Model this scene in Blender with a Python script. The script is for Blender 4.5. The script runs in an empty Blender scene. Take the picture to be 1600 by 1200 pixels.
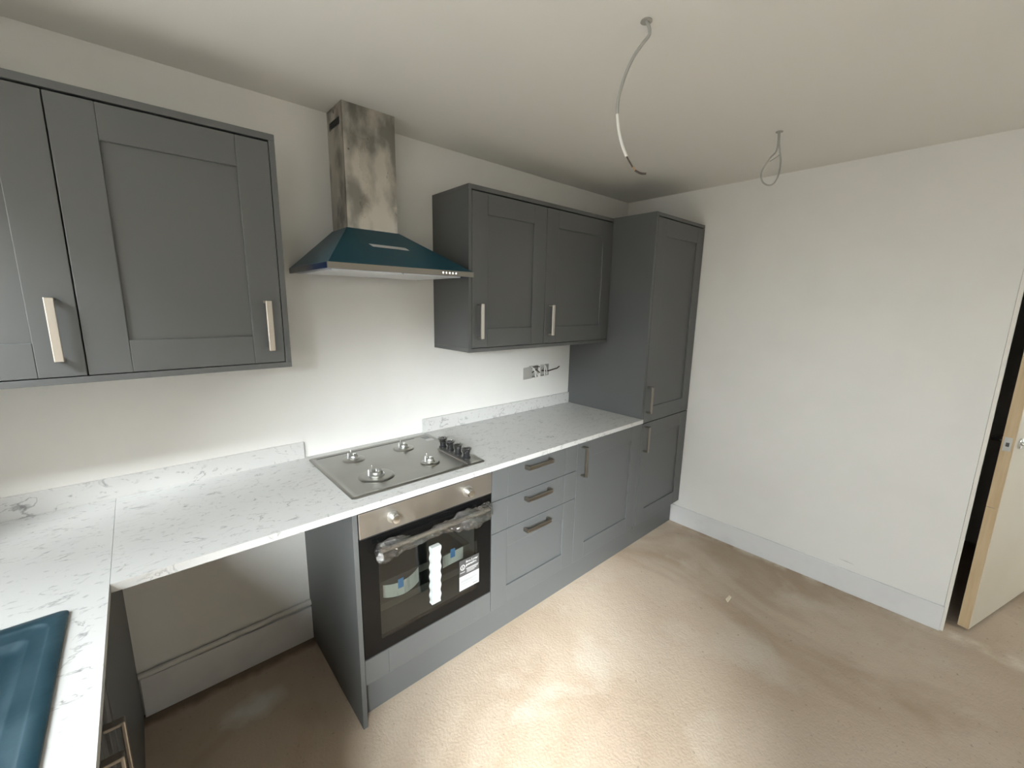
import bpy, bmesh, math, random
from mathutils import Vector, Matrix
random.seed(7)
scene = bpy.context.scene
COL = scene.collection
PI = math.pi

# ------------------------------------------------------------------ camera
cam_d = bpy.data.cameras.new('camera'); cam = bpy.data.objects.new('camera', cam_d); COL.objects.link(cam)
cam_d.sensor_fit = 'HORIZONTAL'; cam_d.sensor_width = 36.0
cam_d.lens = 657.0 / 1600 * 36.0
cam_d.shift_x = (800 - 790.93) / 1600; cam_d.shift_y = (598.47 - 600) / 1600
cam_d.clip_start = 0.02
yaw, pitch, roll = math.radians(41.372), math.radians(-10.648), math.radians(0.933)
fw = Vector((math.sin(yaw) * math.cos(pitch), math.cos(yaw) * math.cos(pitch), math.sin(pitch)))
rt = Vector((math.cos(yaw), -math.sin(yaw), 0)); up = rt.cross(fw)
r2 = rt * math.cos(roll) + up * math.sin(roll); u2 = -rt * math.sin(roll) + up * math.cos(roll)
m = Matrix((r2, u2, -fw)).transposed().to_4x4(); m.translation = Vector((-0.5025, -1.9386, 1.5935))
cam.matrix_world = m
scene.camera = cam

# ------------------------------------------------------------------ world: overcast sky over pale ground
GROUND, HORIZON, ZENITH = 5.2, 9.0, 15.0
wd = bpy.data.worlds.new('overcast_sky'); scene.world = wd; wd.use_nodes = True
nt = wd.node_tree; nt.nodes.clear()
tc = nt.nodes.new('ShaderNodeTexCoord'); sp = nt.nodes.new('ShaderNodeSeparateXYZ')
rp = nt.nodes.new('ShaderNodeValToRGB'); bg = nt.nodes.new('ShaderNodeBackground'); ow = nt.nodes.new('ShaderNodeOutputWorld')
mp = nt.nodes.new('ShaderNodeMapRange'); mp.inputs['From Min'].default_value = -1; mp.inputs['From Max'].default_value = 1
nt.links.new(tc.outputs['Generated'], sp.inputs[0]); nt.links.new(sp.outputs['Z'], mp.inputs['Value'])
nt.links.new(mp.outputs[0], rp.inputs[0]); nt.links.new(rp.outputs[0], bg.inputs[0]); nt.links.new(bg.outputs[0], ow.inputs[0])
els = rp.color_ramp.elements
def lum(v, r, g_, b_): return (v * r, v * g_, v * b_, 1)
els[0].position = .485; els[0].color = lum(GROUND, 1.0, 1.0, .95)
els[1].position = .515; els[1].color = lum(HORIZON, .95, 1.0, 1.02)
for pos, v in ((.67, HORIZON * 1.1), (.80, ZENITH * .7), (.90, ZENITH)):
    e = els.new(pos); e.color = lum(v, .93, .99, 1.03)

# hazy sun behind thin cloud: a broad soft source from the garden side (left, behind the photographer)
SUN_AZ, SUN_EL, SUN_ANGLE, SUN_E = math.radians(52), math.radians(26), math.radians(40), 60.0
sun_d = bpy.data.lights.new('hazy_sun', 'SUN'); sun_d.energy = SUN_E; sun_d.angle = SUN_ANGLE; sun_d.color = (.96, 1.0, 1.02)
sun = bpy.data.objects.new('hazy_sun', sun_d); COL.objects.link(sun)
sun.rotation_euler = Vector((math.cos(SUN_EL) * math.cos(SUN_AZ), math.cos(SUN_EL) * math.sin(SUN_AZ), -math.sin(SUN_EL))).to_track_quat('-Z', 'Y').to_euler()

# the glazed openings daylight comes through (light portals guide the sky through them)
XL, XR, YB, H, X3 = -1.222, 2.409, -4.0, 2.3574, 3.75      # left wall, right wall, rear wall, ceiling, hall wall
WIN_L = (-1.76, -0.40, 1.02, 2.20)      # window over the sink, left wall: y0, y1, z0, z1
WIN_M = (-3.20, -2.08, 0.05, 1.95)      # garden door, left wall
WIN_Q = (2.45, 3.05, 1.30, 2.10)        # hall window, rear wall: x0, x1, z0, z1
def portal(name, loc, sx, sy, rot):
    l = bpy.data.lights.new(name, 'AREA'); l.shape = 'RECTANGLE'; l.size = sx; l.size_y = sy; l.cycles.is_portal = True
    o = bpy.data.objects.new(name, l); COL.objects.link(o); o.location = loc; o.rotation_euler = rot
for nm, w in (('portal_sink_window', WIN_L), ('portal_garden_door', WIN_M)):
    portal(nm, (XL - .11, (w[0] + w[1]) / 2, (w[2] + w[3]) / 2), w[3] - w[2], w[1] - w[0], (0, -PI / 2, 0))
portal('portal_hall_window', ((WIN_Q[0] + WIN_Q[1]) / 2, YB - .11, (WIN_Q[2] + WIN_Q[3]) / 2), WIN_Q[1] - WIN_Q[0], WIN_Q[3] - WIN_Q[2], (PI / 2, 0, 0))

vs = scene.view_settings
vs.view_transform = 'Standard'; vs.look = 'None'; vs.gamma = 1.0; vs.exposure = 0.25; vs.use_curve_mapping = False
scene.cycles.max_bounces = 14; scene.cycles.diffuse_bounces = 8; scene.cycles.glossy_bounces = 5
scene.cycles.transparent_max_bounces = 16; scene.cycles.caustics_reflective = False; scene.cycles.caustics_refractive = False
scene.cycles.sample_clamp_indirect = 6.0
scene.cycles.use_denoising = True

# ------------------------------------------------------------------ materials
def mat(name, color, rough=.5, metal=0.0, coat=0.0, spec=.5, bump=None, var=None, rvar=None, stretch=None):
    m = bpy.data.materials.new(name); m.use_nodes = True; n = m.node_tree; b = n.nodes['Principled BSDF']
    b.inputs['Base Color'].default_value = (*color, 1); b.inputs['Roughness'].default_value = rough
    b.inputs['Metallic'].default_value = metal; b.inputs['Coat Weight'].default_value = coat
    b.inputs['Specular IOR Level'].default_value = spec
    L = n.links.new
    t = n.nodes.new('ShaderNodeTexCoord'); vec = t.outputs['Object']
    if stretch:
        mm = n.nodes.new('ShaderNodeMapping'); mm.inputs['Scale'].default_value = stretch; L(vec, mm.inputs[0]); vec = mm.outputs[0]
    if var:                                     # (scale, colour b, lo, hi)
        q = n.nodes.new('ShaderNodeTexNoise'); q.inputs['Scale'].default_value = var[0]; q.inputs['Detail'].default_value = 5; L(vec, q.inputs['Vector'])
        r = n.nodes.new('ShaderNodeMapRange'); r.inputs['From Min'].default_value = var[2]; r.inputs['From Max'].default_value = var[3]; L(q.outputs[0], r.inputs[0])
        x = n.nodes.new('ShaderNodeMix'); x.data_type = 'RGBA'; x.inputs[6].default_value = (*color, 1); x.inputs[7].default_value = (*var[1], 1)
        L(r.outputs[0], x.inputs[0]); L(x.outputs[2], b.inputs['Base Color'])
    if rvar:                                    # (scale, lo rough, hi rough)
        q = n.nodes.new('ShaderNodeTexNoise'); q.inputs['Scale'].default_value = rvar[0]; q.inputs['Detail'].default_value = 4; L(vec, q.inputs['Vector'])
        r = n.nodes.new('ShaderNodeMapRange'); r.inputs['From Min'].default_value = .35; r.inputs['From Max'].default_value = .65
        r.inputs['To Min'].default_value = rvar[1]; r.inputs['To Max'].default_value = rvar[2]; L(q.outputs[0], r.inputs[0]); L(r.outputs[0], b.inputs['Roughness'])
    if bump:                                    # (scale, strength, distance)
        q = n.nodes.new('ShaderNodeTexNoise'); q.inputs['Scale'].default_value = bump[0]; q.inputs['Detail'].default_value = 3; L(vec, q.inputs['Vector'])
        u = n.nodes.new('ShaderNodeBump'); u.inputs['Strength'].default_value = bump[1]; u.inputs['Distance'].default_value = bump[2]
        L(q.outputs[0], u.inputs['Height']); L(u.outputs[0], b.inputs['Normal'])
    return m

def clear_mat(name, tint, rough, ior=1.45, bump=None, boost=1.0):
    m = bpy.data.materials.new(name); m.use_nodes = True; n = m.node_tree; n.nodes.clear(); L = n.links.new
    o = n.nodes.new('ShaderNodeOutputMaterial'); mx = n.nodes.new('ShaderNodeMixShader'); tr = n.nodes.new('ShaderNodeBsdfTransparent')
    gl = n.nodes.new('ShaderNodeBsdfGlossy'); fr = n.nodes.new('ShaderNodeFresnel'); ml = n.nodes.new('ShaderNodeMath'); ml.operation = 'MULTIPLY'
    ml.inputs[1].default_value = boost; ml.use_clamp = True
    tr.inputs[0].default_value = (*tint, 1); gl.inputs['Roughness'].default_value = rough; fr.inputs[0].default_value = ior
    ge = n.nodes.new('ShaderNodeNewGeometry'); mr = n.nodes.new('ShaderNodeMapRange')        # thin pane: same fresnel from both sides
    mr.inputs['To Min'].default_value = ior; mr.inputs['To Max'].default_value = 1 / ior; L(ge.outputs['Backfacing'], mr.inputs[0]); L(mr.outputs[0], fr.inputs[0])
    L(fr.outputs[0], ml.inputs[0]); L(ml.outputs[0], mx.inputs[0]); L(tr.outputs[0], mx.inputs[1]); L(gl.outputs[0], mx.inputs[2]); L(mx.outputs[0], o.inputs[0])
    if bump:
        t = n.nodes.new('ShaderNodeTexCoord'); q = n.nodes.new('ShaderNodeTexNoise'); q.inputs['Scale'].default_value = bump[0]; q.inputs['Detail'].default_value = 4
        u = n.nodes.new('ShaderNodeBump'); u.inputs['Strength'].default_value = bump[1]; u.inputs['Distance'].default_value = bump[2]
        L(t.outputs['Object'], q.inputs['Vector']); L(q.outputs[0], u.inputs['Height']); L(u.outputs[0], gl.inputs['Normal']); L(u.outputs[0], fr.inputs['Normal'])
    return m

def floor_mat():
    m = bpy.data.materials.new('concrete_screed'); m.use_nodes = True; n = m.node_tree; b = n.nodes['Principled BSDF']; L = n.links.new
    t = n.nodes.new('ShaderNodeTexCoord'); v = t.outputs['Object']
    def noise(s, d=5, dist=0.0):
        q = n.nodes.new('ShaderNodeTexNoise'); q.inputs['Scale'].default_value = s; q.inputs['Detail'].default_value = d; q.inputs['Distortion'].default_value = dist
        L(v, q.inputs['Vector']); return q.outputs[0]
    def rng(i, a, c):
        r = n.nodes.new('ShaderNodeMapRange'); r.inputs['From Min'].default_value = a; r.inputs['From Max'].default_value = c; L(i, r.inputs[0]); return r.outputs[0]
    def mix(f, a, c):
        x = n.nodes.new('ShaderNodeMix'); x.data_type = 'RGBA'; L(f, x.inputs[0])
        for k, q in ((6, a), (7, c)):
            if isinstance(q, tuple): x.inputs[k].default_value = (*q, 1)
            else: L(q, x.inputs[k])
        return x.outputs[2]
    base = mix(rng(noise(1.3, 6, .6), .38, .62), (.40, .315, .235), (.455, .375, .295))
    base = mix(rng(noise(.9, 7, 1.4), .54, .68), base, (.335, .255, .18))          # damp brown patches
    base = mix(rng(noise(2.6, 6, .4), .56, .74), base, (.49, .425, .35))           # chalky dust
    base = mix(rng(noise(60, 3), .66, .74), base, (.29, .24, .18))                # fine grit
    sx = n.nodes.new('ShaderNodeSeparateXYZ'); L(v, sx.inputs[0])
    def mth(op, a, c):
        x = n.nodes.new('ShaderNodeMath'); x.operation = op
        for k, q in ((0, a), (1, c)):
            if isinstance(q, (int, float)): x.inputs[k].default_value = q
            else: L(q, x.inputs[k])
        return x.outputs[0]
    # plaster dust swept against the right-hand skirting, and one white spill in the appliance gap
    strip = mth('MULTIPLY', rng(sx.outputs['X'], 2.33, 2.39), rng(noise(7, 5), .42, .58)); strip = mth('MULTIPLY', strip, rng(sx.outputs['X'], 2.46, 2.42))
    base = mix(strip, base, (.58, .52, .43))
    ds = mth('SQRT', mth('ADD', mth('POWER', mth('MULTIPLY', mth('ADD', sx.outputs['X'], .31), 7.5), 2.0), mth('POWER', mth('MULTIPLY', mth('ADD', sx.outputs['Y'], .235), 13.0), 2.0)), 0)
    spill = mth('MULTIPLY', rng(mth('ADD', ds, noise(16, 5)), 1.45, .75), .75)
    base = mix(spill, base, (.60, .60, .57))
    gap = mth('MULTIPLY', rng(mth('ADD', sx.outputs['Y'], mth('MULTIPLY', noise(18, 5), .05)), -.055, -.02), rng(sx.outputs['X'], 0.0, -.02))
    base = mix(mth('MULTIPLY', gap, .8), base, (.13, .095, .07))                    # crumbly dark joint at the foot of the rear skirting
    L(base, b.inputs['Base Color']); b.inputs['Roughness'].default_value = .82; b.inputs['Specular IOR Level'].default_value = .25
    ad = n.nodes.new('ShaderNodeMath'); ad.operation = 'ADD'; L(noise(100, 6), ad.inputs[0]); L(noise(24, 6), ad.inputs[1])
    u = n.nodes.new('ShaderNodeBump'); u.inputs['Strength'].default_value = .42; u.inputs['Distance'].default_value = .0045
    L(ad.outputs[0], u.inputs['Height']); L(u.outputs[0], b.inputs['Normal'])
    return m

def worktop_mat():
    m = bpy.data.materials.new('white_flecked_worktop'); m.use_nodes = True; n = m.node_tree; b = n.nodes['Principled BSDF']; L = n.links.new
    t = n.nodes.new('ShaderNodeTexCoord'); mm = n.nodes.new('ShaderNodeMapping'); mm.inputs['Rotation'].default_value = (0, 0, .35); mm.inputs['Scale'].default_value = (9, 16, 13)
    L(t.outputs['Object'], mm.inputs[0]); v = mm.outputs[0]
    def noise(s, d, dist=0.0):
        q = n.nodes.new('ShaderNodeTexNoise'); q.inputs['Scale'].default_value = s; q.inputs['Detail'].default_value = d; q.inputs['Distortion'].default_value = dist
        L(v, q.inputs['Vector']); return q.outputs[0]
    def mth(op, a, c):
        x = n.nodes.new('ShaderNodeMath'); x.operation = op; x.use_clamp = op == 'MULTIPLY'
        for k, q in ((0, a), (1, c)):
            if isinstance(q, (int, float)): x.inputs[k].default_value = q
            else: L(q, x.inputs[k])
        return x.outputs[0]
    def rng(i, a, c, lo=0.0, hi=1.0):
        r = n.nodes.new('ShaderNodeMapRange'); r.inputs['From Min'].default_value = a; r.inputs['From Max'].default_value = c
        r.inputs['To Min'].default_value = lo; r.inputs['To Max'].default_value = hi; L(i, r.inputs[0]); return r.outputs[0]
    vein = rng(mth('ABSOLUTE', mth('SUBTRACT', noise(1.1, 6, 1.0), .5), 0), .0, .022, 1, 0)
    mask = rng(noise(1.7, 3), .47, .62)
    f = mth('MULTIPLY', mth('MULTIPLY', vein, mask), .8)
    fleck = mth('MULTIPLY', rng(noise(4.5, 4), .62, .70), .5)
    f = mth('ADD', f, fleck)
    x = n.nodes.new('ShaderNodeMix'); x.data_type = 'RGBA'; x.inputs[6].default_value = (.53, .53, .52, 1); x.inputs[7].default_value = (.21, .21, .21, 1)
    L(f, x.inputs[0]); L(x.outputs[2], b.inputs['Base Color']); b.inputs['Roughness'].default_value = .36
    return m

M = {}
M['wall'] = mat('white_emulsion', (.72, .715, .69), .62, spec=.35, bump=(220, .10, .002), var=(3.5, (.69, .685, .66), .4, .7))
M['ceiling'] = mat('ceiling_emulsion', (.73, .725, .69), .8, spec=.2, bump=(160, .12, .002))
M['skirting'] = mat('primed_skirting', (.66, .66, .66), .5, bump=(60, .05, .001), var=(9, (.61, .61, .62), .45, .7))
M['trim'] = mat('white_gloss_trim', (.68, .66, .61), .45)
M['floor'] = floor_mat()
M['worktop'] = worktop_mat()
M['grey'] = mat('dust_grey_cabinet_paint', (.088, .092, .092), .42, spec=.5, bump=(350, .03, .001))
M['greyin'] = mat('dark_grey_carcass', (.07, .072, .072), .55)
M['gap'] = mat('shadow_gap_black', (.012, .012, .012), .8)
M['handle'] = mat('brushed_nickel', (.56, .52, .46), .36, 1.0, bump=(300, .05, .0005))
M['darkhandle'] = mat('dark_handle_metal', (.27, .245, .21), .34, 1.0, bump=(300, .05, .0005))  # darker metal for the base and tall unit handles
M['steel'] = mat('brushed_stainless', (.42, .40, .365), .4, 1.0, rvar=(6, .36, .48), bump=(90, .02, .0005))
M['railsteel'] = mat('dull_stainless', (.27, .25, .22), .5, 1.0)
M['smudge'] = mat('smudged_stainless', (.56, .53, .48), .36, 1.0, var=(11, (.25, .24, .215), .44, .62), rvar=(13, .24, .52), stretch=(1, 1, .55))
M['hobsteel'] = mat('hob_stainless', (.34, .335, .31), .34, 1.0, rvar=(4, .28, .4))
M['teal'] = mat('teal_protective_film', (.006, .062, .095), .34, .25, spec=.3, bump=(25, .05, .002))
M['navy'] = mat('navy_protective_film', (.006, .022, .07), .25, .2, coat=.4)
M['sinkfilm'] = mat('blue_film_on_sink', (.013, .040, .056), .34, .25, spec=.35, bump=(30, .18, .003), rvar=(9, .26, .5), var=(14, (.024, .058, .078), .5, .7))
M['undersheet'] = mat('white_hood_filter_film', (.72, .76, .80), .3, 0, coat=.3)
M['chrome'] = mat('chrome', (.72, .72, .70), .14, 1.0)
M['alu'] = mat('cast_aluminium', (.55, .55, .53), .35, 1.0)
M['black'] = mat('black_plastic', (.012, .012, .013), .35)
M['blackglass'] = mat('black_oven_glass', (.004, .004, .004), .08, spec=.16)
M['enamel'] = mat('oven_enamel', (.10, .10, .095), .35, bump=(40, .05, .001))
M['tray'] = mat('baking_tray', (.14, .14, .13), .32, .6)
M['pane'] = clear_mat('oven_window_glass', (.66, .68, .67), .02, 1.5, boost=.9)
M['wrap'] = clear_mat('crinkled_clear_plastic', (.90, .90, .90), .05, 1.5, bump=(48, .9, .02), boost=2.0)
M['glass'] = clear_mat('window_glass', (.97, .98, .98), .0, 1.45)
M['foam'] = mat('white_foam', (.40, .42, .41), .7, bump=(120, .1, .002))
M['paper'] = mat('printed_paper_label', (.66, .68, .62), .7, var=(30, (.50, .52, .48), .56, .66), stretch=(1.4, 1, .25))
M['white'] = mat('white_sticker', (.46, .46, .46), .5)
M['ink'] = mat('grey_print', (.20, .21, .21), .6)
M['inkdark'] = mat('dark_sticker', (.055, .056, .056), .4)
M['tape'] = mat('blue_masking_tape', (.10, .32, .66), .55)
M['cable'] = mat('grey_cable_sheath', (.33, .33, .31), .5)
M['cablew'] = mat('white_cable_sheath', (.72, .71, .67), .5)
M['conductor'] = mat('brown_insulation', (.05, .035, .028), .5)
M['copper'] = mat('bare_copper', (.55, .30, .17), .35, 1.0)
M['galv'] = mat('galvanised_steel', (.60, .60, .58), .45, .85)
M['pipe'] = mat('white_plastic_pipe', (.60, .59, .56), .45)
M['door'] = mat('primed_door_face', (.70, .66, .56), .5, var=(2.2, (.67, .62, .52), .4, .65))
M['lipping'] = mat('raw_pine_lipping', (.52, .40, .25), .6, var=(6, (.45, .33, .19), .4, .7), stretch=(8, 8, .6))
M['upvc'] = mat('white_upvc', (.8, .8, .8), .35)
M['sunblock'] = mat('sun_blocker_brown', (.45, .38, .32), .9, bump=(30, .2, .004))
M['bounceblock'] = mat('bounce_blocker_dark', (.07, .07, .068), .9)
M['horizonblock'] = mat('horizon_blocker_dark', (.06, .05, .04), .9)
M['grit'] = mat('plaster_crumb', (.62, .55, .42), .9)
M['mark'] = mat('pencil_scuff', (.42, .41, .39), .8)
M['filler'] = mat('raw_plaster', (.36, .35, .32), .9)

# ------------------------------------------------------------------ mesh helpers
class MB:
    def __init__(s): s.bm = bmesh.new()
    def box(s, x0, x1, y0, y1, z0, z1, bev=0.0, seg=2):
        bm = s.bm
        v = [bm.verts.new((x, y, z)) for x in (x0, x1) for y in (y0, y1) for z in (z0, z1)]
        fs = [bm.faces.new([v[i] for i in q]) for q in ((0, 1, 3, 2), (4, 6, 7, 5), (0, 4, 5, 1), (2, 3, 7, 6), (0, 2, 6, 4), (1, 5, 7, 3))]
        if bev:
            bmesh.ops.bevel(bm, geom=list({e for f in fs for e in f.edges}), offset=bev, segments=seg, affect='EDGES', profile=.5)
        return s
    def hexa(s, bot, top):
        bm = s.bm; b = [bm.verts.new(p) for p in bot]; t = [bm.verts.new(p) for p in top]; n = len(b)
        bm.faces.new(b[::-1]); bm.faces.new(t)
        for i in range(n): bm.faces.new((b[i], b[(i + 1) % n], t[(i + 1) % n], t[i]))
        return s
    def loft(s, rings, cap=True):
        bm = s.bm; R = [[bm.verts.new(p) for p in r] for r in rings]; n = len(R[0])
        for a, b in zip(R, R[1:]):
            for i in range(n): bm.faces.new((a[i], a[(i + 1) % n], b[(i + 1) % n], b[i]))
        if cap: bm.faces.new(R[0][::-1]); bm.faces.new(R[-1])
        return s
    def lathe(s, prof, M4=Matrix(), n=28, sy=1.0):
        rings = [[M4 @ Vector((r * math.cos(2 * PI * i / n), r * sy * math.sin(2 * PI * i / n), z)) for i in range(n)] for r, z in prof]
        return s.loft(rings)
    def tube(s, pts, r, n=8):
        P = [Vector(p) for p in pts]; rings = []; nrm = None
        for i, p in enumerate(P):
            t = (P[min(i + 1, len(P) - 1)] - P[max(i - 1, 0)]).normalized()
            if nrm is None: nrm = t.orthogonal().normalized()
            nrm = (nrm - t * nrm.dot(t)).normalized(); b = t.cross(nrm)
            rr = r[i] if isinstance(r, (list, tuple)) else r
            rings.append([p + (nrm * math.cos(2 * PI * k / n) + b * math.sin(2 * PI * k / n)) * rr for k in range(n)])
        return s.loft(rings)
    def plate(s, axis, a0, a1, b0, b1, c0, c1, holes=()):
        """slab with rectangular holes; axis = thickness axis (c), a/b the other two in xyz order"""
        A = sorted({a0, a1, *[h[0] for h in holes], *[h[1] for h in holes]}); B = sorted({b0, b1, *[h[2] for h in holes], *[h[3] for h in holes]})
        def P(a, b, c): return {'x': (c, a, b), 'y': (a, c, b), 'z': (a, b, c)}[axis]
        bm = s.bm; V = {}
        def vv(i, j, k):
            if (i, j, k) not in V: V[(i, j, k)] = bm.verts.new(P(A[i], B[j], (c0, c1)[k]))
            return V[(i, j, k)]
        def solid(i, j):
            if not (0 <= i < len(A) - 1 and 0 <= j < len(B) - 1): return False
            x, y = (A[i] + A[i + 1]) / 2, (B[j] + B[j + 1]) / 2
            return not any(h[0] < x < h[1] and h[2] < y < h[3] for h in holes)
        for i in range(len(A) - 1):
            for j in range(len(B) - 1):
                if not solid(i, j): continue
                for k in (0, 1): bm.faces.new([vv(i, j, k), vv(i + 1, j, k), vv(i + 1, j + 1, k), vv(i, j + 1, k)])
                for di, dj, e in ((-1, 0, ((i, j), (i, j + 1))), (1, 0, ((i + 1, j), (i + 1, j + 1))), (0, -1, ((i, j), (i + 1, j))), (0, 1, ((i, j + 1), (i + 1, j + 1)))):
                    if not solid(i + di, j + dj): bm.faces.new([vv(*e[0], 0), vv(*e[1], 0), vv(*e[1], 1), vv(*e[0], 1)])
        return s
    def build(s, name, m, parent=None, smooth=False, label=None):
        bmesh.ops.recalc_face_normals(s.bm, faces=s.bm.faces[:])
        me = bpy.data.meshes.new(name); s.bm.to_mesh(me); s.bm.free()
        if smooth:
            for p in me.polygons: p.use_smooth = True
            try: me.set_sharp_from_angle(angle=math.radians(38))
            except Exception: pass
        me.materials.append(m if not isinstance(m, str) else M[m])
        o = bpy.data.objects.new(name, me); COL.objects.link(o)
        if parent is not None:
            o.parent = parent; o.matrix_parent_inverse = Matrix.Translation(-Vector(base_of(parent)))
        if label: o['label'] = label
        return o
def base_of(p):                                # where the parent's own matrix already moves its children
    return Vector(p.location) if p.type == 'EMPTY' else Vector((0, 0, 0))
def thing(name, label, cat, loc=(0, 0, 0), group=None):
    o = bpy.data.objects.new(name, None); COL.objects.link(o); o.location = loc; o.empty_display_size = .05
    o['label'] = label; o['category'] = cat
    if group: o['group'] = group
    return o
def tag(o, label, cat, group=None):
    o['label'] = label; o['category'] = cat
    if group: o['group'] = group
    return o
def struct(o, label=None):
    o['kind'] = 'structure'
    if label: o['label'] = label
    return o
def text(s, name, size, loc, rot, m, parent, depth=.0004, align='LEFT', xs=1.0, spacing=1.0, bold=0.0):
    cu = bpy.data.curves.new(name, 'FONT'); cu.body = s; cu.size = size; cu.extrude = depth; cu.align_x = align; cu.space_character = spacing; cu.offset = bold
    t = bpy.data.objects.new(name, cu); COL.objects.link(t)
    bpy.context.view_layer.update()
    me = bpy.data.meshes.new_from_object(t.evaluated_get(bpy.context.evaluated_depsgraph_get()))
    bpy.data.objects.remove(t)
    X = Matrix.Translation(loc) @ rot @ Matrix.Diagonal((xs, 1, 1, 1)); me.transform(X)
    me.materials.clear(); me.materials.append(M[m])
    o = bpy.data.objects.new(name, me); COL.objects.link(o); o.parent = parent; o.matrix_parent_inverse = Matrix.Translation(-Vector(base_of(parent)))
    return o
RY = Matrix.Rotation(PI / 2, 4, 'X')      # text / lathe facing -y

# ------------------------------------------------------------------ setting
SOCK = [(1.403, 1.486, 1.118, 1.198), (1.508, 1.588, 1.120, 1.200)]
struct(MB().plate('z', XL - .1, X3 + .1, YB - .1, .1, -.1, 0).build('floor', 'floor'), 'dusty bare concrete screed floor')
struct(MB().plate('z', XL - .1, X3 + .1, YB - .1, .1, H, H + .1).build('ceiling', 'ceiling'), 'plain white painted ceiling')
struct(MB().plate('y', XL - .1, X3 + .1, 0, H, 0, .1, SOCK).build('wall_back', 'wall'), 'white painted wall behind the hob')
struct(MB().plate('x', YB, 0, 0, H, XL - .1, XL, [WIN_L, WIN_M]).build('wall_left', 'wall'))
struct(MB().plate('y', XL - .1, X3 + .1, 0, H, YB - .1, YB, [WIN_Q]).build('wall_rear', 'wall'))
struct(MB().plate('x', -1.997, 0, 0, H, XR, XR + .1).build('wall_right', 'wall'), 'large blank white wall right of the tall cabinet')
struct(MB().plate('x', YB, 0, 0, H, X3, X3 + .1).build('wall_hall', 'wall'))
# skirtings
def skirt(name, x0, x1, y0, y1, h): return struct(MB().box(x0, x1, y0, y1, 0, h, .003).build(name, 'skirting'))
skirt('baseboard_right', XR - .016, XR - .0005, -2.0, -.553, .134)
skirt('baseboard_back', -.637, -.016, -.018, 0, .168)
# window over the sink and patio door (behind the photographer)
def glazing(name, axis, a0, a1, z0, z1, c, n):
    wn = struct(bpy.data.objects.new(name, None)); COL.objects.link(wn)
    hol = []; w = (a1 - a0 - .06 * (n + 1)) / n
    for i in range(n): hol.append((a0 + .06 + i * (w + .06), a0 + .06 + i * (w + .06) + w, z0 + .06, z1 - .06))
    MB().plate(axis, a0, a1, z0, z1, c - .035, c + .035, hol).build('window_frame', 'upvc', wn)
    for h in hol: MB().plate(axis, h[0], h[1], h[2], h[3], c - .004, c + .004).build('pane', 'glass', wn)
glazing('window_1', 'x', *WIN_L, XL - .05, 2)
glazing('window_2', 'x', *WIN_M, XL - .05, 2)
glazing('window_3', 'y', *WIN_Q, YB - .05, 2)
BLOCKER_H = 1.1
struct(MB().plate('z', XL - 6.1, XL - .101, -9.0, -2.07, -.2, -.12).build('floor_bounce_blocker', 'bounceblock'))  # unseen dark slab added to cut ground light entering the garden door
struct(MB().box(XL - 6.1, XL - 5.7, -9.0, -2.07, -.12, BLOCKER_H).build('wall_horizon_blocker', 'horizonblock'))  # unseen barrier added to hold back low sky light at the garden door
BLOCKER_LEN = 2.8                                    # unseen wall added to keep the sun off the sink window
struct(MB().box(XL - .1 - BLOCKER_LEN, XL - .101, -2.06, -1.86, -.1, 3.0).build('wall_sun_blocker', 'sunblock'))

# door beyond the right wall: lining, ajar leaf, dark cupboard behind it
struct(MB().box(XR - .003, XR + .105, -2.0125, -1.9975, 0, 2.06, .001).build('trim_1', 'trim'), 'narrow white door lining at the end of the right wall')
d_dir = Vector((.96, -.28, 0)).normalized(); d_n = Vector((-d_dir.y, d_dir.x, 0))      # d_n points into the cupboard
LB = Vector((2.500, -2.097, 0))
def leafpt(a, t, z): return LB + d_dir * a + d_n * t + Vector((0, 0, z))
def lbox(mb, a0, a1, t0, t1, z0, z1):
    return mb.hexa([leafpt(a, t, z0) for a, t in ((a0, t0), (a1, t0), (a1, t1), (a0, t1))], [leafpt(a, t, z1) for a, t in ((a0, t0), (a1, t0), (a1, t1), (a0, t1))])
LW, LT, LZ0, LZ1 = .762, .042, .016, 1.99
dr = bpy.data.objects.new('door_1', None); COL.objects.link(dr); struct(dr, 'cream door standing ajar past the right wall')
lbox(MB(), .0, LW, 0, LT, LZ0, LZ1).build('leaf', 'door', dr)
ed = lbox(MB(), -.007, 0, .0015, LT - .0015, LZ0, .668); lbox(ed, -.007, 0, .0015, LT - .0015, .671, LZ1); ed.build('lipping', 'lipping', dr, label='raw timber strip on the latch edge')
lp = lbox(MB(), -.009, -.006, .008, LT - .008, .955, 1.02).build('latch_plate', 'alu', dr)
lt_ = lbox(MB(), -.017, -.006, .013, LT - .018, .978, .997).build('latch_bolt', 'chrome', lp)
for sgn, t0 in ((-1, 0.0), (1, LT)):
    A = Matrix((d_dir, Vector((0, 0, 1)), d_n * sgn)).transposed().to_4x4()
    A.translation = leafpt(.055, t0, .99)
    hm = MB().lathe([(0.0, 0), (.026, 0), (.026, .006), (.022, .009), (.0, .009)], A, 24)
    c0 = leafpt(.055, t0, .99); nn = d_n * sgn
    hm.tube([c0 + nn * .006, c0 + nn * .03, c0 + nn * .045 + d_dir * .004, c0 + nn * .05 + d_dir * .02, c0 + nn * .051 + d_dir * .06, c0 + nn * .049 + d_dir * .12], .0085, 10)
    hm.build('door_handle', 'chrome', dr, True)
pa = MB()                                     # cupboard front beside and above the leaf (hinge side)
lbox(pa, LW + .006, LW + .60, -.02, .08, 0, H)
pa.build('wall_cupboard', 'wall')['kind'] = 'structure'
pb = lbox(MB(), -.10, LW + .006, 0, .08, 2.0, H).build('wall_over_door', 'wall'); pb['kind'] = 'structure'
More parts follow.
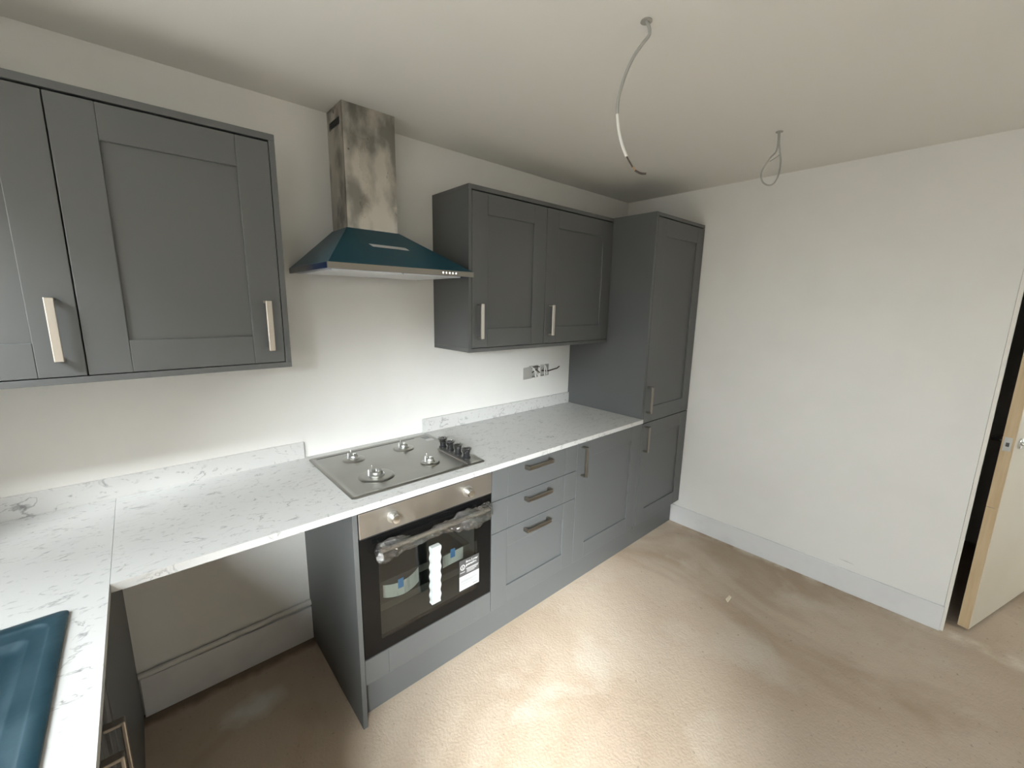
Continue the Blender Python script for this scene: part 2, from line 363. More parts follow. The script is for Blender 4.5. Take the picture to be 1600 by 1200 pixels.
# wall scuffs, repair patch at skirting end
tag(MB().tube([(XR - .0003, -1.565, .180), (XR - .0003, -1.60, .1785), (XR - .0003, -1.635, .176)], [.0005, .0018, .0004], 6).build('wall_scuff', 'mark'), 'grey scuff mark low on the right wall above the skirting', 'mark')

# ------------------------------------------------------------------ cabinet pieces
def shaker(mb, x0, x1, z0, z1, y=-.602, st=.093, th=.02, rec=.008, top=None, rail=None):
    """shaker front facing -y"""
    yb = y + th; bv = .0019; rl = rail or st; tp = top or rl
    mb.box(x0, x0 + st, y, yb, z0, z1, bv); mb.box(x1 - st, x1, y, yb, z0, z1, bv)
    mb.box(x0 + st, x1 - st, y, yb, z0, z0 + rl, bv); mb.box(x0 + st, x1 - st, y, yb, z1 - tp, z1, bv)
    mb.box(x0 + st - .004, x1 - st + .004, y + rec, yb - .002, z0 + rl - .004, z1 - tp + .004)
    return mb
def slab(mb, x0, x1, z0, z1, y=-.602, st=.093, th=.02):
    """flat front with fine v-joints where the stiles meet the middle"""
    bv = .0019; a, b = x0 + st, x1 - st
    mb.box(x0, a, y, y + th, z0, z1, bv); mb.box(a, b, y, y + th, z0, z1, bv); mb.box(b, x1, y, y + th, z0, z1, bv)
    return mb
def xrot(mb, fn):
    for v in mb.bm.verts: v.co = Vector(fn(*v.co))
    return mb
def vhandle(parent, x, zt, y, L=.167, fn=None, m='handle'):
    mb = MB(); w = .0095
    mb.box(x - w, x + w, y - .034, y - .026, zt - L, zt, .002)
    for z in (zt - .004, zt - L + .004): mb.box(x - w, x + w, y - .03, y + .0005, z - .004, z + .004, .0015)
    if fn: xrot(mb, fn)
    return mb.build('handle', m, parent)
def hhandle(parent, x0, x1, z, y):
    mb = MB(); w = .0095
    mb.box(x0, x1, y - .034, y - .026, z - w, z + w, .002)
    for x in (x0 + .004, x1 - .004): mb.box(x - .004, x + .004, y - .03, y + .0005, z - w, z + w, .0015)
    return mb.build('handle', 'darkhandle', parent)

ZU = .879                                     # top of base units, underside of worktop
YF, YW = -.602, -.3105
# ---- wall cabinet, left
CT, CB = 2.1225, 1.360
w1 = thing('wall_cabinet', 'grey shaker wall cabinet left of the cooker hood', 'cabinet', (XL, 0, CB), 'grey wall cabinets')
MB().box(XL + .001, -.112, -.288, -.0005, CB + .021, CT - .021).build('carcass', 'greyin', w1)
MB().box(XL + .001, -.0937, YW, -.0005, CT - .02, CT, .001).build('top_panel', 'grey', w1)
MB().box(XL + .001, -.0937, YW, -.0005, CB, CB + .018, .001).build('bottom_panel', 'grey', w1)
MB().box(-.1117, -.0937, YW + .0005, -.0005, CB + .018, CT - .02, .001).build('end_panel', 'grey', w1)
dA = shaker(MB(), -.6125, -.1137, CB + .0205, CT - .026, YW).build('door', 'grey', w1)
vhandle(dA, -.158, 1.591, YW)
dB = shaker(MB(), -1.112, -.6155, CB + .0205, CT - .026, YW).build('door', 'grey', w1)
vhandle(dB, -.662, 1.591, YW)
MB().box(XL + .001, -1.1145, YW + .001, -.288, CB + .018, CT - .022, .001).build('filler_strip', 'grey', w1)
# ---- wall cabinet, right
w2 = thing('wall_cabinet', 'grey shaker wall cabinet right of the hood above the sockets', 'cabinet', (.689, 0, CB), 'grey wall cabinets')
XT = 1.799
MB().box(.707, XT - .002, -.288, -.0005, CB + .021, CT - .021).build('carcass', 'greyin', w2)
MB().box(.689, XT - .001, YW, -.0005, CT - .02, CT, .001).build('top_panel', 'grey', w2)
MB().box(.689, XT - .001, YW, -.0005, CB, CB + .018, .001).build('bottom_panel', 'grey', w2)
MB().box(.689, .706, YW + .0005, -.0005, CB + .018, CT - .02, .001).build('end_panel', 'grey', w2)
dA = shaker(MB(), .708, 1.2015, CB + .0205, CT - .026, YW).build('door', 'grey', w2)
vhandle(dA, .749, 1.592, YW)
dB = shaker(MB(), 1.2045, XT - .004, CB + .0205, CT - .026, YW).build('door', 'grey', w2)
vhandle(dB, 1.246, 1.592, YW)
# ---- tall cabinet
tl = thing('tall_cabinet', 'tall grey larder cabinet in the corner with two doors', 'cabinet', (XT, 0, 0))
ZT = 2.1248
MB().box(XT + .018, XR - .004, -.578, -.001, .165, ZT - .02).build('carcass', 'greyin', tl)
MB().box(XT, XT + .018, -.600, -.0005, .163, ZT - .0, .001).build('side_panel', 'grey', tl)
MB().box(XT + .018, XR - .001, -.600, -.0005, ZT - .02, ZT, .001).build('top_panel', 'grey', tl)
dA = shaker(MB(), XT + .021, XR - .004, .8725, ZT - .026, rail=.097).build('door', 'grey', tl); vhandle(dA, 1.851, 1.104, YF, m='darkhandle')
dB = shaker(MB(), XT + .021, XR - .004, .178, .8675).build('door', 'grey', tl); vhandle(dB, 1.851, .850, YF, m='darkhandle')
# ---- base cabinet with one door
b2 = thing('base_cabinet', 'grey base cabinet with a single door beside the tall cabinet', 'cabinet', (1.19, 0, .16), 'grey base cabinets')
MB().box(1.192, XT - .001, -.578, -.02, .165, ZU).build('carcass', 'greyin', b2)
dA = shaker(MB(), 1.1875, XT - .003, .178, ZU - .004).build('door', 'grey', b2); vhandle(dA, 1.230, .853, YF, m='darkhandle')
# ---- drawer cabinet
b1 = thing('drawer_cabinet', 'grey base cabinet with three drawers right of the oven', 'cabinet', (.6, 0, .16), 'grey base cabinets')
MB().box(.604, 1.1855, -.578, -.02, .165, ZU).build('carcass', 'greyin', b1)
for z0, z1, zh in ((.7275, ZU - .004, .844), (.5705, .7245, .686), (.178, .5675, .527)):
    mb = MB(); X0, X1 = .6035, 1.1845
    d = (shaker(mb, X0, X1, z0, z1, top=.09) if z0 < .3 else slab(mb, X0, X1, z0, z1)).build('drawer', 'grey', b1)
    hhandle(d, .800, .967, zh, YF)
# ---- oven housing
hs = thing('oven_housing', 'grey cabinet around the oven with a fixed panel below it', 'cabinet', (.0, 0, 0), 'grey base cabinets')
MB().box(-.0005, .0015, -.575, -.02, .165, ZU).build('side_panel', 'greyin', hs)
MB().box(.5985, .6015, -.575, -.02, .165, ZU).build('side_panel', 'greyin', hs)
MB().box(.002, .598, -.575, -.02, .165, .274).build('shelf', 'greyin', hs)
slab(MB(), .0015, .5995, .178, .284).build('lower_panel', 'grey', hs)
# ---- end panel at the appliance gap
tag(MB().box(-.0185, -.0008, -.606, -.0005, 0, ZU, .001).build('end_panel', 'grey'), 'tall flat grey panel standing between the empty appliance gap and oven', 'panel')
# ---- plinth
tag(MB().box(.0, XR - .018, -.552, -.536, 0, .16, .001).build('plinth', 'grey'), 'long grey plinth board under the oven, drawers and tall cabinet', 'plinth')

# ---- base run along the left wall (doors face +x)
def fx(x, y, z): return (-.642 - (y + .602), x, z)       # front plane y=-.602 -> x=-.642 ; local x -> world y
sb = thing('sink_cabinet', 'dark grey sink cabinet under the left worktop', 'cabinet', (XL, -1.0, .16))
MB().box(XL + .02, -.664, -1.74, -.705, .165, .72).build('carcass', 'greyin', sb)
for a, b, hx in ((-.910, -.742, -.868), (-1.338, -.914, -.958)):
    d = xrot(shaker(MB(), a, b, .178, ZU - .004, st=.05), fx).build('door', 'grey', sb); vhandle(d, hx, .728, YF, fn=fx, m='darkhandle')
d = xrot(shaker(MB(), -1.74, -1.342, .178, ZU - .004), fx).build('door', 'grey', sb); vhandle(d, -1.39, .80, YF, fn=fx, m='darkhandle')
tag(MB().box(-.660, -.642, -.716, -.0005, 0, ZU, .001).build('corner_panel', 'grey'), 'dark grey side panel closing the left of the appliance gap', 'panel')
tag(MB().box(-.705, -.690, -1.74, -.72, 0, .16, .001).build('plinth', 'grey'), 'grey plinth board under the sink cabinet', 'plinth')

# ------------------------------------------------------------------ worktops and upstands
ZW = .9032; WF = -.6138; JX = -.6180
SX0, SX1, SY0, SY1 = -1.135, -.682, -1.62, -.678         # sink outline
tag(MB().plate('z', JX, XT - .0005, WF, -.0005, ZW - .0235, ZW, [(.045, .575, -.52, -.085)]).build('worktop', 'worktop'),
    'white flecked worktop along the back wall holding the hob', 'worktop', 'white flecked worktops')
tag(MB().plate('z', XL + .0005, JX - .0008, -1.76, -.0005, ZW - .0235, ZW, [(SX0 + .02, SX1 - .02, SY0 + .02, SY1 - .02)]).build('worktop', 'worktop'),
    'white flecked worktop along the left side holding the blue sink', 'worktop', 'white flecked worktops')
def upst(x0, x1, lab): tag(MB().box(x0, x1, -.0125, -.0005, ZW, .978, .0008).build('upstand', 'worktop'), lab, 'upstand', 'white flecked upstands')
upst(XL + .001, .0047, 'white flecked upstand along the wall left of the hob')
upst(.6014, XT - .001, 'white flecked upstand under the sockets right of the hob')

# ------------------------------------------------------------------ sink
sk = thing('sink', 'inset sink under blue protective film in the left worktop', 'sink', (-.9, -1.15, ZW))
def rrect(x0, x1, y0, y1, r, z, n=6):
    pts = []
    for cx, cy, a0 in ((x1 - r, y1 - r, 0), (x0 + r, y1 - r, 90), (x0 + r, y0 + r, 180), (x1 - r, y0 + r, 270)):
        for k in range(n + 1):
            a = math.radians(a0 + 90 * k / n); pts.append((cx + r * math.cos(a), cy + r * math.sin(a), z))
    return pts
mb = MB()
def ring(i, r, z): return rrect(SX0 + i, SX1 - i, SY0 + i, SY1 - i, r, z)
mb.loft([ring(.025, .02, ZW - .012), ring(.022, .02, ZW - .002), ring(.0, .012, ZW + .0005), ring(.0, .012, ZW + .006), ring(.003, .012, ZW + .0085), ring(.023, .03, ZW + .0085),
         ring(.026, .03, ZW + .0065), ring(.031, .03, ZW + .0025), ring(.051, .022, ZW + .001), ring(.055, .021, ZW - .0005), ring(.064, .02, ZW - .0085), ring(.078, .02, ZW - .0105)])
mb.build('sink_deck', 'sinkfilm', sk, True)
mb = MB()
for k in range(11):                                  # drainer flutes fanning from the bowl end
    xk = SX1 - .070 - k * .030
    mb.tube([(xk + .020, -1.01 - .030 * k, ZW - .0098), (xk + .006, -1.16 - .02 * k, ZW - .0072), (xk - .002, -1.40, ZW - .0062), (xk - .004, -1.53, ZW - .0062)], [.001, .005, .006, .006], 8)
mb.build('drainer_flutes', 'sinkfilm', sk, True)

# ------------------------------------------------------------------ hob
ho = thing('gas_hob', 'stainless steel gas hob without pan supports set in the worktop', 'hob', (.306, -.3, ZW))
hx0, hx1, hy0, hy1 = .0075, .6045, -.5500, -.0505
def hring(i, r, z): return rrect(hx0 + i, hx1 - i, hy0 + i, hy1 - i, r, z)
mb = MB()
mb.loft([hring(.045, .012, ZW - .03), hring(.045, .012, ZW - .0002), hring(.0, .012, ZW + .0003), hring(.0, .012, ZW + .003), hring(.002, .012, ZW + .0052), hring(.009, .012, ZW + .0062),
         hring(.013, .012, ZW + .0055), hring(.019, .012, ZW + .0030), hring(.03, .014, ZW + .0026)])
mb.build('hob_plate', 'hobsteel', ho, True)
ZH = ZW + .0026
MB().box(.036, .515, -.0755, -.0715, ZH - .0008, ZH + .0012, .0004).build('rear_groove', 'black', ho, label='thin dark line along the back edge')
MB().box(.519, .524, -.538, -.288, ZH - .0005, ZH + .0035, .0015).build('divider_rib', 'steel', ho)
for bx, by, rr, cup in ((.163, -.170, .049, .018), (.402, -.178, .049, .018), (.404, -.413, .042, .016), (.163, -.404, .071, .024)):
    T = Matrix.Translation((bx, by, ZH))
    bn = MB().lathe([(rr, -.001), (rr, .001), (rr * .93, .0045), (rr * .82, .0055), (rr * .5, .006), (cup * 1.5, .0068), (cup * 1.2, .0065), (0, .0065)], T, 40).build('burner', 'hobsteel', ho, True)
    mb = MB().lathe([(cup * 1.35, .006), (cup * 1.35, .009), (cup * 1.05, .0115), (cup, .013), (cup, .022), (cup * .86, .0245), (cup * .8, .023), (cup * .78, .014), (0, .014)], T, 28)
    mb.lathe([(.0042, .012), (.0042, .026), (.003, .029), (0, .029)], T, 12)
    mb.build('burner_cup', 'alu', bn, True)
    MB().lathe([(.0034, .006), (.0034, .030), (.0022, .0335), (0, .0335)], Matrix.Translation((bx - cup * 1.28, by + .004, ZH)), 12).build('ignition_pin', 'white', bn, True)
    MB().lathe([(.0026, .006), (.0026, .034), (.0015, .037), (0, .037)], Matrix.Translation((bx - cup * .2, by + cup * 1.3, ZH)), 10).build('flame_sensor', 'chrome', bn, True)
for ky in (-.272, -.336, -.400, -.466):
    T = Matrix.Translation((.562, ky, ZH))
    kn = MB().lathe([(.019, .0), (.019, .003), (.0145, .008), (.0145, .024), (.0165, .033), (.0205, .043), (.0185, .0445), (.012, .041), (0, .041)], T, 24).build('control_knob', 'black', ho, True)
    rings = []
    for k, (r, z) in enumerate(((.0165, .026), (.0200, .036), (.0235, .046), (.0195, .0485), (.009, .046), (.001, .0455))):
        rings.append([T @ Vector(((r * (1 + .10 * math.sin(5 * a + ky * 90 + k))) * math.cos(a), (r * (1 + .10 * math.sin(5 * a + ky * 90 + k))) * math.sin(a), z + .0022 * math.sin(7 * a + ky * 50))) for a in [2 * PI * i / 30 for i in range(30)]])
    MB().loft(rings).build('knob_wrap', 'wrap', kn, True)
MB().hexa([(.548, -.079, ZH), (.590, -.079, ZH), (.600, -.112, ZH), (.556, -.112, ZH)], [(.548, -.079, ZH + .0012), (.590, -.079, ZH + .0012), (.600, -.112, ZH + .0012), (.556, -.112, ZH + .0012)]).build('rating_label', 'ink', ho, label='dark printed label at the rear right corner')
MB().hexa([(.545, -.128, ZH), (.588, -.128, ZH), (.588, -.153, ZH), (.545, -.153, ZH)], [(.545, -.128, ZH + .001), (.588, -.128, ZH + .001), (.588, -.153, ZH + .001), (.545, -.153, ZH + .001)]).build('paper_label', 'white', ho, label='small white label near the rear right corner')

# ------------------------------------------------------------------ oven
ov = thing('built_in_oven', 'built-in single oven with steel control panel and black glass door', 'oven', (.3, -.6, .29))
OX0, OX1, OZ0, OZS, OZ1 = .003, .5965, .289, .773, .872
mb = MB()                                             # shell with an open cavity
mb.box(.02, .58, -.06, -.045, .30, .86); mb.box(.02, .06, -.575, -.06, .30, .86); mb.box(.54, .58, -.575, -.06, .30, .86)
mb.box(.06, .54, -.575, -.06, .30, .335); mb.box(.06, .54, -.575, -.06, .715, .86)
mb.build('cavity', 'enamel', ov)
pan = MB().box(OX0, OX1, -.606, -.577, OZS + .004, OZ1, .002).build('control_panel', 'steel', ov)
for kx, kz in ((.132, .824), (.467, .824)):
    T = Matrix.Translation((kx, -.606, kz)) @ RY
    k = MB().lathe([(.024, 0), (.024, .002), (.0215, .003), (.0, .003)], T, 32).build('knob_ring', 'alu', pan, True)
    MB().lathe([(.0165, .002), (.0175, .006), (.0175, .026), (.016, .0295), (.0145, .030), (0, .030)], T, 32).build('knob', 'chrome', pan, True)
MB().box(OX0, OX1, -.603, -.580, OZS - .001, OZS + .003).build('air_gap', 'gap', ov)
WX0, WX1, WZ0, WZ1 = .070, .520, .340, .700
dor = MB().plate('y', OX0, OX1, OZ0, OZS - .002, -.602, -.580, [(WX0, WX1, WZ0, WZ1)]).build('oven_door', 'blackglass', ov)
MB().plate('y', WX0, WX1, WZ0, WZ1, -.6015, -.5975).build('window_pane', 'pane', dor)
mb = MB(); HZ, HY = .727, -.640
mb.tube([(.062, HY, HZ), (.10, HY, HZ), (.5, HY, HZ), (.556, HY, HZ)], .0085, 14)
for x in (.085, .53): mb.tube([(x, HY, HZ), (x, -.6015, HZ)], .007, 12)
mb.build('oven_handle', 'railsteel', dor, True)
# stickers on the door
stk = MB().box(.425, .530, -.6032, -.6021, .371, .513).build('energy_sticker', 'inkdark', dor, label='dark and white printed sticker on the glass')
MB().box(.425, .530, -.6036, -.6031, .371, .437).build('sticker_panel', 'white', stk)
Rr = RY
text('Free 2 year', 'sticker_writing', .0145, (.459, -.6036, .4935), Rr, 'white', stk, xs=.95, bold=.0004)
text('guarantee', 'sticker_writing', .0145, (.459, -.6036, .4795), Rr, 'white', stk, xs=.98, bold=.0004)
text('2', 'sticker_writing', .014, (.4425, -.6036, .473), Rr, 'white', stk, align='CENTER', bold=.0005)
text('LAMONA', 'sticker_writing', .011, (.4775, -.6040, .4235), Rr, 'ink', stk, align='CENTER', spacing=1.25)
def annulus(mb, cx, cz, r0, r1, y0, y1, n=32):
    ring4 = [[(cx + r * math.cos(2 * PI * i / n), y, cz + r * math.sin(2 * PI * i / n)) for i in range(n)] for r, y in ((r0, y1), (r1, y1), (r1, y0), (r0, y0), (r0, y1))]
    return mb.loft(ring4, cap=False)
annulus(MB(), .4425, .478, .0088, .0128, -.6036, -.603).build('sticker_ring', 'white', stk)
mb = MB()
for x0, x1, z, h in ((.460, .527, .4655, .0028), (.463, .524, .4600, .0028), (.463, .516, .4535, .0030), (.463, .505, .4475, .0022), (.428, .454, .4545, .0026)):
    mb.box(x0, x1, -.6035, -.603, z - h / 2, z + h / 2)
mb.build('sticker_print', 'white', stk)
mb = MB()
for i, (x0, x1, z, h) in enumerate(((.430, .524, .4155, .0022), (.430, .520, .4115, .0022), (.430, .500, .4075, .002), (.430, .515, .4005, .002), (.430, .522, .3965, .002), (.495, .525, .382, .005), (.430, .47, .389, .0018), (.430, .47, .385, .0018))):
    mb.box(x0, x1, -.60385, -.6035, z - h / 2, z + h / 2)
mb.build('sticker_print', 'ink', stk)
T = Matrix.Translation((.0755, -.6021, .681)) @ RY
bd = MB().lathe([(.0135, 0), (.0135, .0008), (0, .0008)], T, 28).build('round_sticker', 'white', dor)
mb = MB()
for a in (-1, 0, 1):
    for c in (-1, 0, 1): mb.box(.0755 + a * .0045 - .0018, .0755 + a * .0045 + .0018, -.6033, -.6028, .681 + c * .0045 - .0018, .681 + c * .0045 + .0018)
mb.build('sticker_print', 'ink', bd)

# trays inside the oven, each with a paper label taped on
def tray(z, y0, depth, lab):
    o = MB()
    o.box(.066, .534, y0, y0 + .008, z - .028, z + .004, .002)
    o.box(.066, .534, y0 + .004, y0 + depth, z - .028, z - .022)
    o.box(.066, .074, y0 + .004, y0 + depth, z - .026, z + .004); o.box(.526, .534, y0 + .004, y0 + depth, z - .026, z + .004)
    return tag(o.build('baking_tray', 'tray'), lab, 'tray', 'trays inside the oven')
tray(.520, -.532, .40, 'dark upper baking tray seen through the oven window')
tray(.425, -.532, .40, 'dark lower baking tray near the oven floor')
def label(x0, x1, zt0, zt1, zb0, zb1, sag, lab, tx, y=-.5345):
    n = 12; t = thing('paper_label', lab, 'label', (x0, y, zb0), 'paper labels taped inside the oven'); mb = MB(); top = []; bot = []
    for i in range(n + 1):
        f = i / n; s = sag * 4 * f * (1 - f); yy = y - .018 * (4 * f * (1 - f)) * (sag > 0) - .001
        top.append((x0 + (x1 - x0) * f, yy, zt0 + (zt1 - zt0) * f - s)); bot.append((x0 + (x1 - x0) * f, yy, zb0 + (zb1 - zb0) * f - s))
    rings = []
    for p, q in zip(top, bot):
        rings.append([p, q, (q[0], q[1] + .0006, q[2]), (p[0], p[1] + .0006, p[2])])
    mb.loft(rings).build('paper', 'paper', t)
    f = (tx - x0) / (x1 - x0); zt = zt0 + (zt1 - zt0) * f - sag * 4 * f * (1 - f); yy = y - .018 * (4 * f * (1 - f)) * (sag > 0) - .0032
    MB().hexa([(tx - .012, yy, zt - .025), (tx + .012, yy, zt - .025), (tx + .012, yy + .001, zt - .025), (tx - .012, yy + .001, zt - .025)],
              [(tx - .012, yy, zt + .016), (tx + .012, yy, zt + .016), (tx + .012, yy + .001, zt + .016), (tx - .012, yy + .001, zt + .016)]).build('tape', 'tape', t, label='blue tape tab')
label(.112, .268, .511, .523, .457, .457, .010, 'curved paper label with blue tape at left inside the oven', .178)
label(.385, .492, .519, .526, .465, .470, 0, 'flat paper label with blue tape at right inside the oven', .436)
# crinkled plastic sleeve on the handle and the foam strip hanging in front
mb = MB(); rings = []; N = 46; K = 22
for i in range(N + 1):
    f = i / N; x = .048 + .520 * f
    big = .020 + .010 * math.sin(f * 9.0 + 1) + .006 * math.exp(-((f - .47) / .06) ** 2) + .009 * max(0, (f - .6)) * 3
    if i in (0, N): big *= .55
    ring_ = []
    for k in range(K):
        a = 2 * PI * k / K
        rr = big * (1 + .22 * math.sin(3 * a + f * 23) + .16 * math.sin(7 * a - f * 41) + random.uniform(-.10, .10))
        yy = HY + rr * .78 * math.cos(a); zz = HZ - .008 + .012 * math.sin(f * 14) * .4 + rr * 1.15 * math.sin(a)
        ring_.append((x + random.uniform(-.002, .002), min(yy, -.6045), zz))
    rings.append(ring_)
tag(mb.loft(rings).build('plastic_sleeve', 'wrap'), 'crinkled clear plastic sleeve wrapped around the oven handle', 'packaging')
mb = MB(); rings = []
for i in range(41):
    f = i / 40; z = .675 - .252 * f; w = .0205 + .0022 * math.sin(f * 38); y = -.668 + .012 * f
    c = .274 + .004 * f
    rings.append([(c - w * .95, y, z), (c + w, y, z), (c + w, y + .020, z), (c - w * .95, y + .020, z)])
tag(mb.loft(rings).build('foam_strip', 'foam'), 'white wavy foam strip hanging from the oven handle', 'packaging')

# ------------------------------------------------------------------ cooker hood
hd = thing('cooker_hood', 'chimney cooker hood in teal film above the hob', 'hood', (.3, 0, 1.70))
g0, g1, gd, zt, zb = .0015, .604, -.463, 1.7235, 1.7025
chm = MB().plate('x', -.163, -.0005, 1.889, H - .0005, .190, .1915, [(-.135, -.022, 2.280, 2.309)])
chm.box(.190, .4115, -.163, -.1615, 1.889, H - .0005); chm.box(.410, .4115, -.1615, -.0005, 1.889, H - .0005)
cm = chm.build('chimney', 'smudge', hd)
mb = MB()
for k in range(4): mb.box(.1905, .1930, -.134, -.023, 2.2815 + k * .0072, 2.2845 + k * .0072)
mb.box(.196, .198, -.137, -.020, 2.276, 2.313)
mb.build('vent_grille', 'black', cm)
top = [(.186, -.167, 1.889), (.4155, -.167, 1.889), (.4155, -.0005, 1.889), (.186, -.0005, 1.889)]
bot = [(g0 + .002, gd + .002, zt), (g1 - .002, gd + .002, zt), (g1 - .002, -.0005, zt), (g0 + .002, -.0005, zt)]
MB().hexa(bot, top).build('canopy', 'teal', hd, label='canopy covered in teal film')
# label stuck on the sloping front
n_s = Vector((0, -(1.889 - zt), (-.167 - gd))).normalized()
def slope(x, z, off=0.0):
    f = (z - zt) / (1.889 - zt); return Vector((x, gd + .002 + f * (-.167 - gd - .002), z)) + n_s * off
q = [(.218, 1.8145), (.372, 1.8125), (.379, 1.8015), (.226, 1.8035)]
MB().hexa([slope(x, z, .0002) for x, z in q], [slope(x, z, .0012) for x, z in q]).build('sticker', 'white', hd, label='slim white sticker on the sloping front')
mb = MB().box(g0, g1, gd, gd + .012, zb, zt, .0012).build('front_rail', 'railsteel', hd)
for k in range(5):
    T = Matrix.Translation((.449 + k * .0155, gd, 1.713)) @ RY
    MB().lathe([(.0045, -.001), (.0045, .003), (.0035, .004), (0, .004)], T, 16).build('push_button', 'chrome', mb, True)
for xa, xb in ((g0, g0 + .010), (g1 - .010, g1)):
    MB().box(xa, xb, gd + .012, -.0005, zb, zt, .001).build('side_rail', 'navy', hd, label='dark blue filmed side rail')
MB().box(g0 + .0105, g1 - .0105, gd + .0125, -.001, zb + .002, zt - .001).build('filter_tray', 'navy', hd)
mb = MB()
for x0, x1 in ((.03, .295), (.305, .57)): mb.box(x0, x1, gd + .05, -.06, zb - .002, zb + .0025, .001)
mb.build('grease_filter', 'undersheet', hd)

# ------------------------------------------------------------------ sockets: sunk metal back boxes and loose wires
def backbox(x0, x1, z0, z1, lab):
    t = thing('back_box', lab, 'socket box', ((x0 + x1) / 2, 0, z0), 'metal back boxes in the wall'); d = .035; w = .002
    mb = MB(); mb.box(x0 + .0005, x1 - .0005, d, d + w, z0 + .0005, z1 - .0005); mb.box(x0 + .0005, x0 + w, -.0015, d, z0 + .0005, z1 - .0005); mb.box(x1 - w, x1 - .0005, -.0015, d, z0 + .0005, z1 - .0005)
    mb.box(x0 + w, x1 - w, -.0015, d, z0 + .0005, z0 + w); mb.box(x0 + w, x1 - w, -.0015, d, z1 - w, z1 - .0005)
    mb.build('metal_box', 'galv', t); return t
t1 = backbox(*SOCK[0], 'sunk metal socket box with a loose cover, nearer the hob')
MB().hexa([(1.350, -.004, 1.113), (1.420, -.012, 1.116), (1.420, -.010, 1.116), (1.350, -.002, 1.113)], [(1.345, -.008, 1.190), (1.408, -.020, 1.196), (1.408, -.018, 1.196), (1.345, -.006, 1.190)]).build('loose_cover', 'galv', t1)
def shiftx(mb, d):
    for v in mb.bm.verts: v.co.x += d
    return mb
mb = MB(); mb.tube([(1.390, .03, 1.165), (1.396, -.006, 1.192), (1.408, -.022, 1.178), (1.418, -.026, 1.150), (1.424, -.020, 1.122)], .0045)
mb.tube([(1.40, .03, 1.15), (1.410, -.008, 1.175), (1.424, -.024, 1.158), (1.440, -.024, 1.138), (1.455, -.016, 1.142)], .004)
shiftx(mb, .020).build('wire', 'cablew', t1, True)
mb = MB().tube([(1.405, .03, 1.14), (1.408, -.006, 1.188), (1.425, -.022, 1.196), (1.455, -.024, 1.190)], .0034); mb.tube([(1.41, .03, 1.13), (1.436, -.012, 1.172), (1.450, -.020, 1.160), (1.462, -.018, 1.150)], .0034)
shiftx(mb, .020).build('wire', 'conductor', t1, True)
t2 = backbox(*SOCK[1], 'sunk metal socket box with a cable poking out, nearer the tall cabinet')
mb = MB(); mb.tube([(1.545, .03, 1.16), (1.535, -.008, 1.195), (1.528, -.020, 1.165), (1.525, -.022, 1.128), (1.548, -.010, 1.118)], .0035)
mb.tube([(1.55, .03, 1.17), (1.545, -.010, 1.19), (1.552, -.018, 1.150), (1.562, -.010, 1.13)], .0035); mb.build('wire', 'cablew', t2, True)
MB().tube([(1.552, .03, 1.15), (1.575, -.012, 1.153), (1.605, -.028, 1.163), (1.635, -.034, 1.168), (1.655, -.036, 1.180)], .0042).build('wire', 'conductor', t2, True)

# ------------------------------------------------------------------ pipe low in the appliance gap
pp = thing('waste_pipe', 'thin white pipe running along the top of the skirting in the appliance gap', 'pipe', (-.33, -.03, .18))
MB().tube([(-.6405, -.0135, .1815), (-.3, -.0135, .186), (-.0195, -.0135, .193)], .0115, 14).build('tube', 'pipe', pp, True)
MB().tube([(-.348, -.0135, .1853), (-.325, -.0135, .1857)], .0155, 14).build('pipe_clip', 'pipe', pp, True)
MB().tube([(-.04, -.0135, .1927), (-.0195, -.0135, .193)], .0148, 14).build('pipe_collar', 'pipe', pp, True)

# ------------------------------------------------------------------ cables hanging from the ceiling
def smoothpts(P, n=6):
    P = [Vector(p) for p in P]; out = []
    for i in range(len(P) - 1):
        a, b, c, d = P[max(i - 1, 0)], P[i], P[i + 1], P[min(i + 2, len(P) - 1)]
        for k in range(n):
            t = k / n; out.append(.5 * ((2 * b) + (c - a) * t + (2 * a - 5 * b + 4 * c - d) * t * t + (3 * b - a - 3 * c + d) * t ** 3))
    out.append(P[-1]); return out
c1 = thing('ceiling_cable', 'long curved grey cable hanging from the ceiling with bare cut ends', 'cable', (.635, -1.197, H), 'cables hanging from the ceiling')
P1 = [(.636, -1.199, H - .0005), (.641, -1.206, 2.339), (.641, -1.207, 2.321), (.633, -1.194, 2.303), (.622, -1.177, 2.276), (.613, -1.163, 2.242), (.606, -1.152, 2.202), (.602, -1.146, 2.166), (.602, -1.146, 2.132)]
P1b = [(.602, -1.146, 2.132), (.606, -1.152, 2.089), (.612, -1.162, 2.05), (.620, -1.174, 2.017)]
MB().tube(smoothpts(P1), .0046, 10).build('sheath', 'cable', c1, True)
MB().tube(smoothpts(P1b), .0042, 10).build('sheath', 'cablew', c1, True, label='paler lower stretch of the cable')
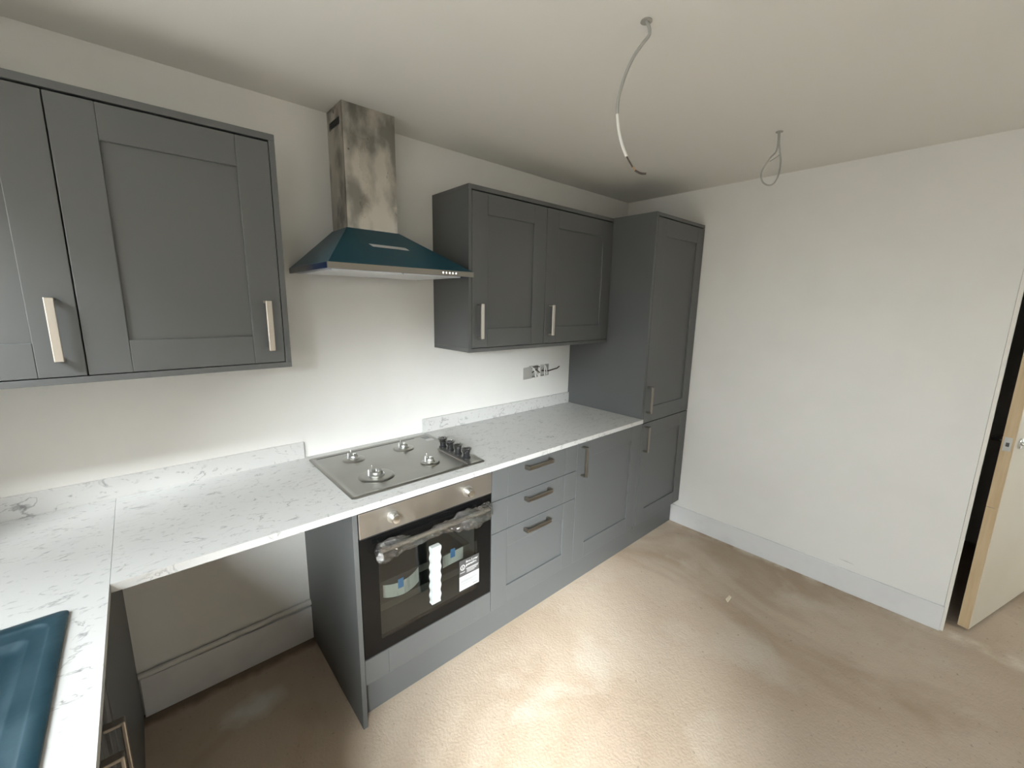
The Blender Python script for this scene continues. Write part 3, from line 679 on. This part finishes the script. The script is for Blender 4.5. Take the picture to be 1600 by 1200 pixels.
MB().tube(smoothpts([(.620, -1.174, 2.018), (.624, -1.180, 2.006), (.630, -1.190, 1.988)]), .0022, 8).build('conductor', 'conductor', c1, True)
MB().tube(smoothpts([(.630, -1.190, 1.989), (.633, -1.195, 1.982), (.636, -1.199, 1.976)]), .0017, 8).build('bare_wire', 'copper', c1, True)
MB().tube(smoothpts([(.634, -1.196, 1.9785), (.643, -1.209, 1.970), (.652, -1.222, 1.968)]), .0028, 8).build('conductor', 'conductor', c1, True)
annul = MB().lathe([(.016, 0), (.015, .0025), (.0, .003)], Matrix.Translation((.636, -1.199, H - .0031)), 20).build('ceiling_hole', 'filler', c1, True, label='rough hole where the cable leaves the ceiling')
c2 = thing('ceiling_cable', 'short cable looped back on itself hanging from the ceiling near the right wall', 'cable', (1.722, -1.204, H), 'cables hanging from the ceiling')
P2 = [(1.720, -1.199, H - .0005), (1.721, -1.202, 2.313), (1.720, -1.199, 2.277), (1.714, -1.181, 2.253), (1.708, -1.161, 2.216), (1.705, -1.154, 2.186), (1.709, -1.164, 2.154), (1.716, -1.187, 2.138), (1.723, -1.207, 2.146),
      (1.727, -1.218, 2.178), (1.7275, -1.220, 2.231), (1.725, -1.213, 2.272), (1.7225, -1.206, 2.313), (1.7215, -1.204, H - .0005)]
MB().tube(smoothpts(P2), .0034, 10).build('sheath', 'cable', c2, True)
MB().tube(smoothpts([(1.7255, -1.214, 2.262), (1.720, -1.199, 2.250), (1.713, -1.180, 2.238)]), .002, 8).build('tie', 'cable', c2, True)
MB().lathe([(.015, 0), (.014, .0025), (.0, .003)], Matrix.Translation((1.721, -1.202, H - .0031)), 20).build('ceiling_hole', 'filler', c2, True)

# ------------------------------------------------------------------ crumbs of debris on the floor
mb = MB().box(1.785, 1.835, -1.217, -1.200, 0, .010, .003)
for v in mb.bm.verts: v.co.x += (v.co.y + 1.21) * .8; v.co.z *= 1 + .3 * math.sin(v.co.x * 200)
tag(mb.build('plaster_chip', 'grit'), 'small pale chip of plaster lying on the bare floor', 'debris')
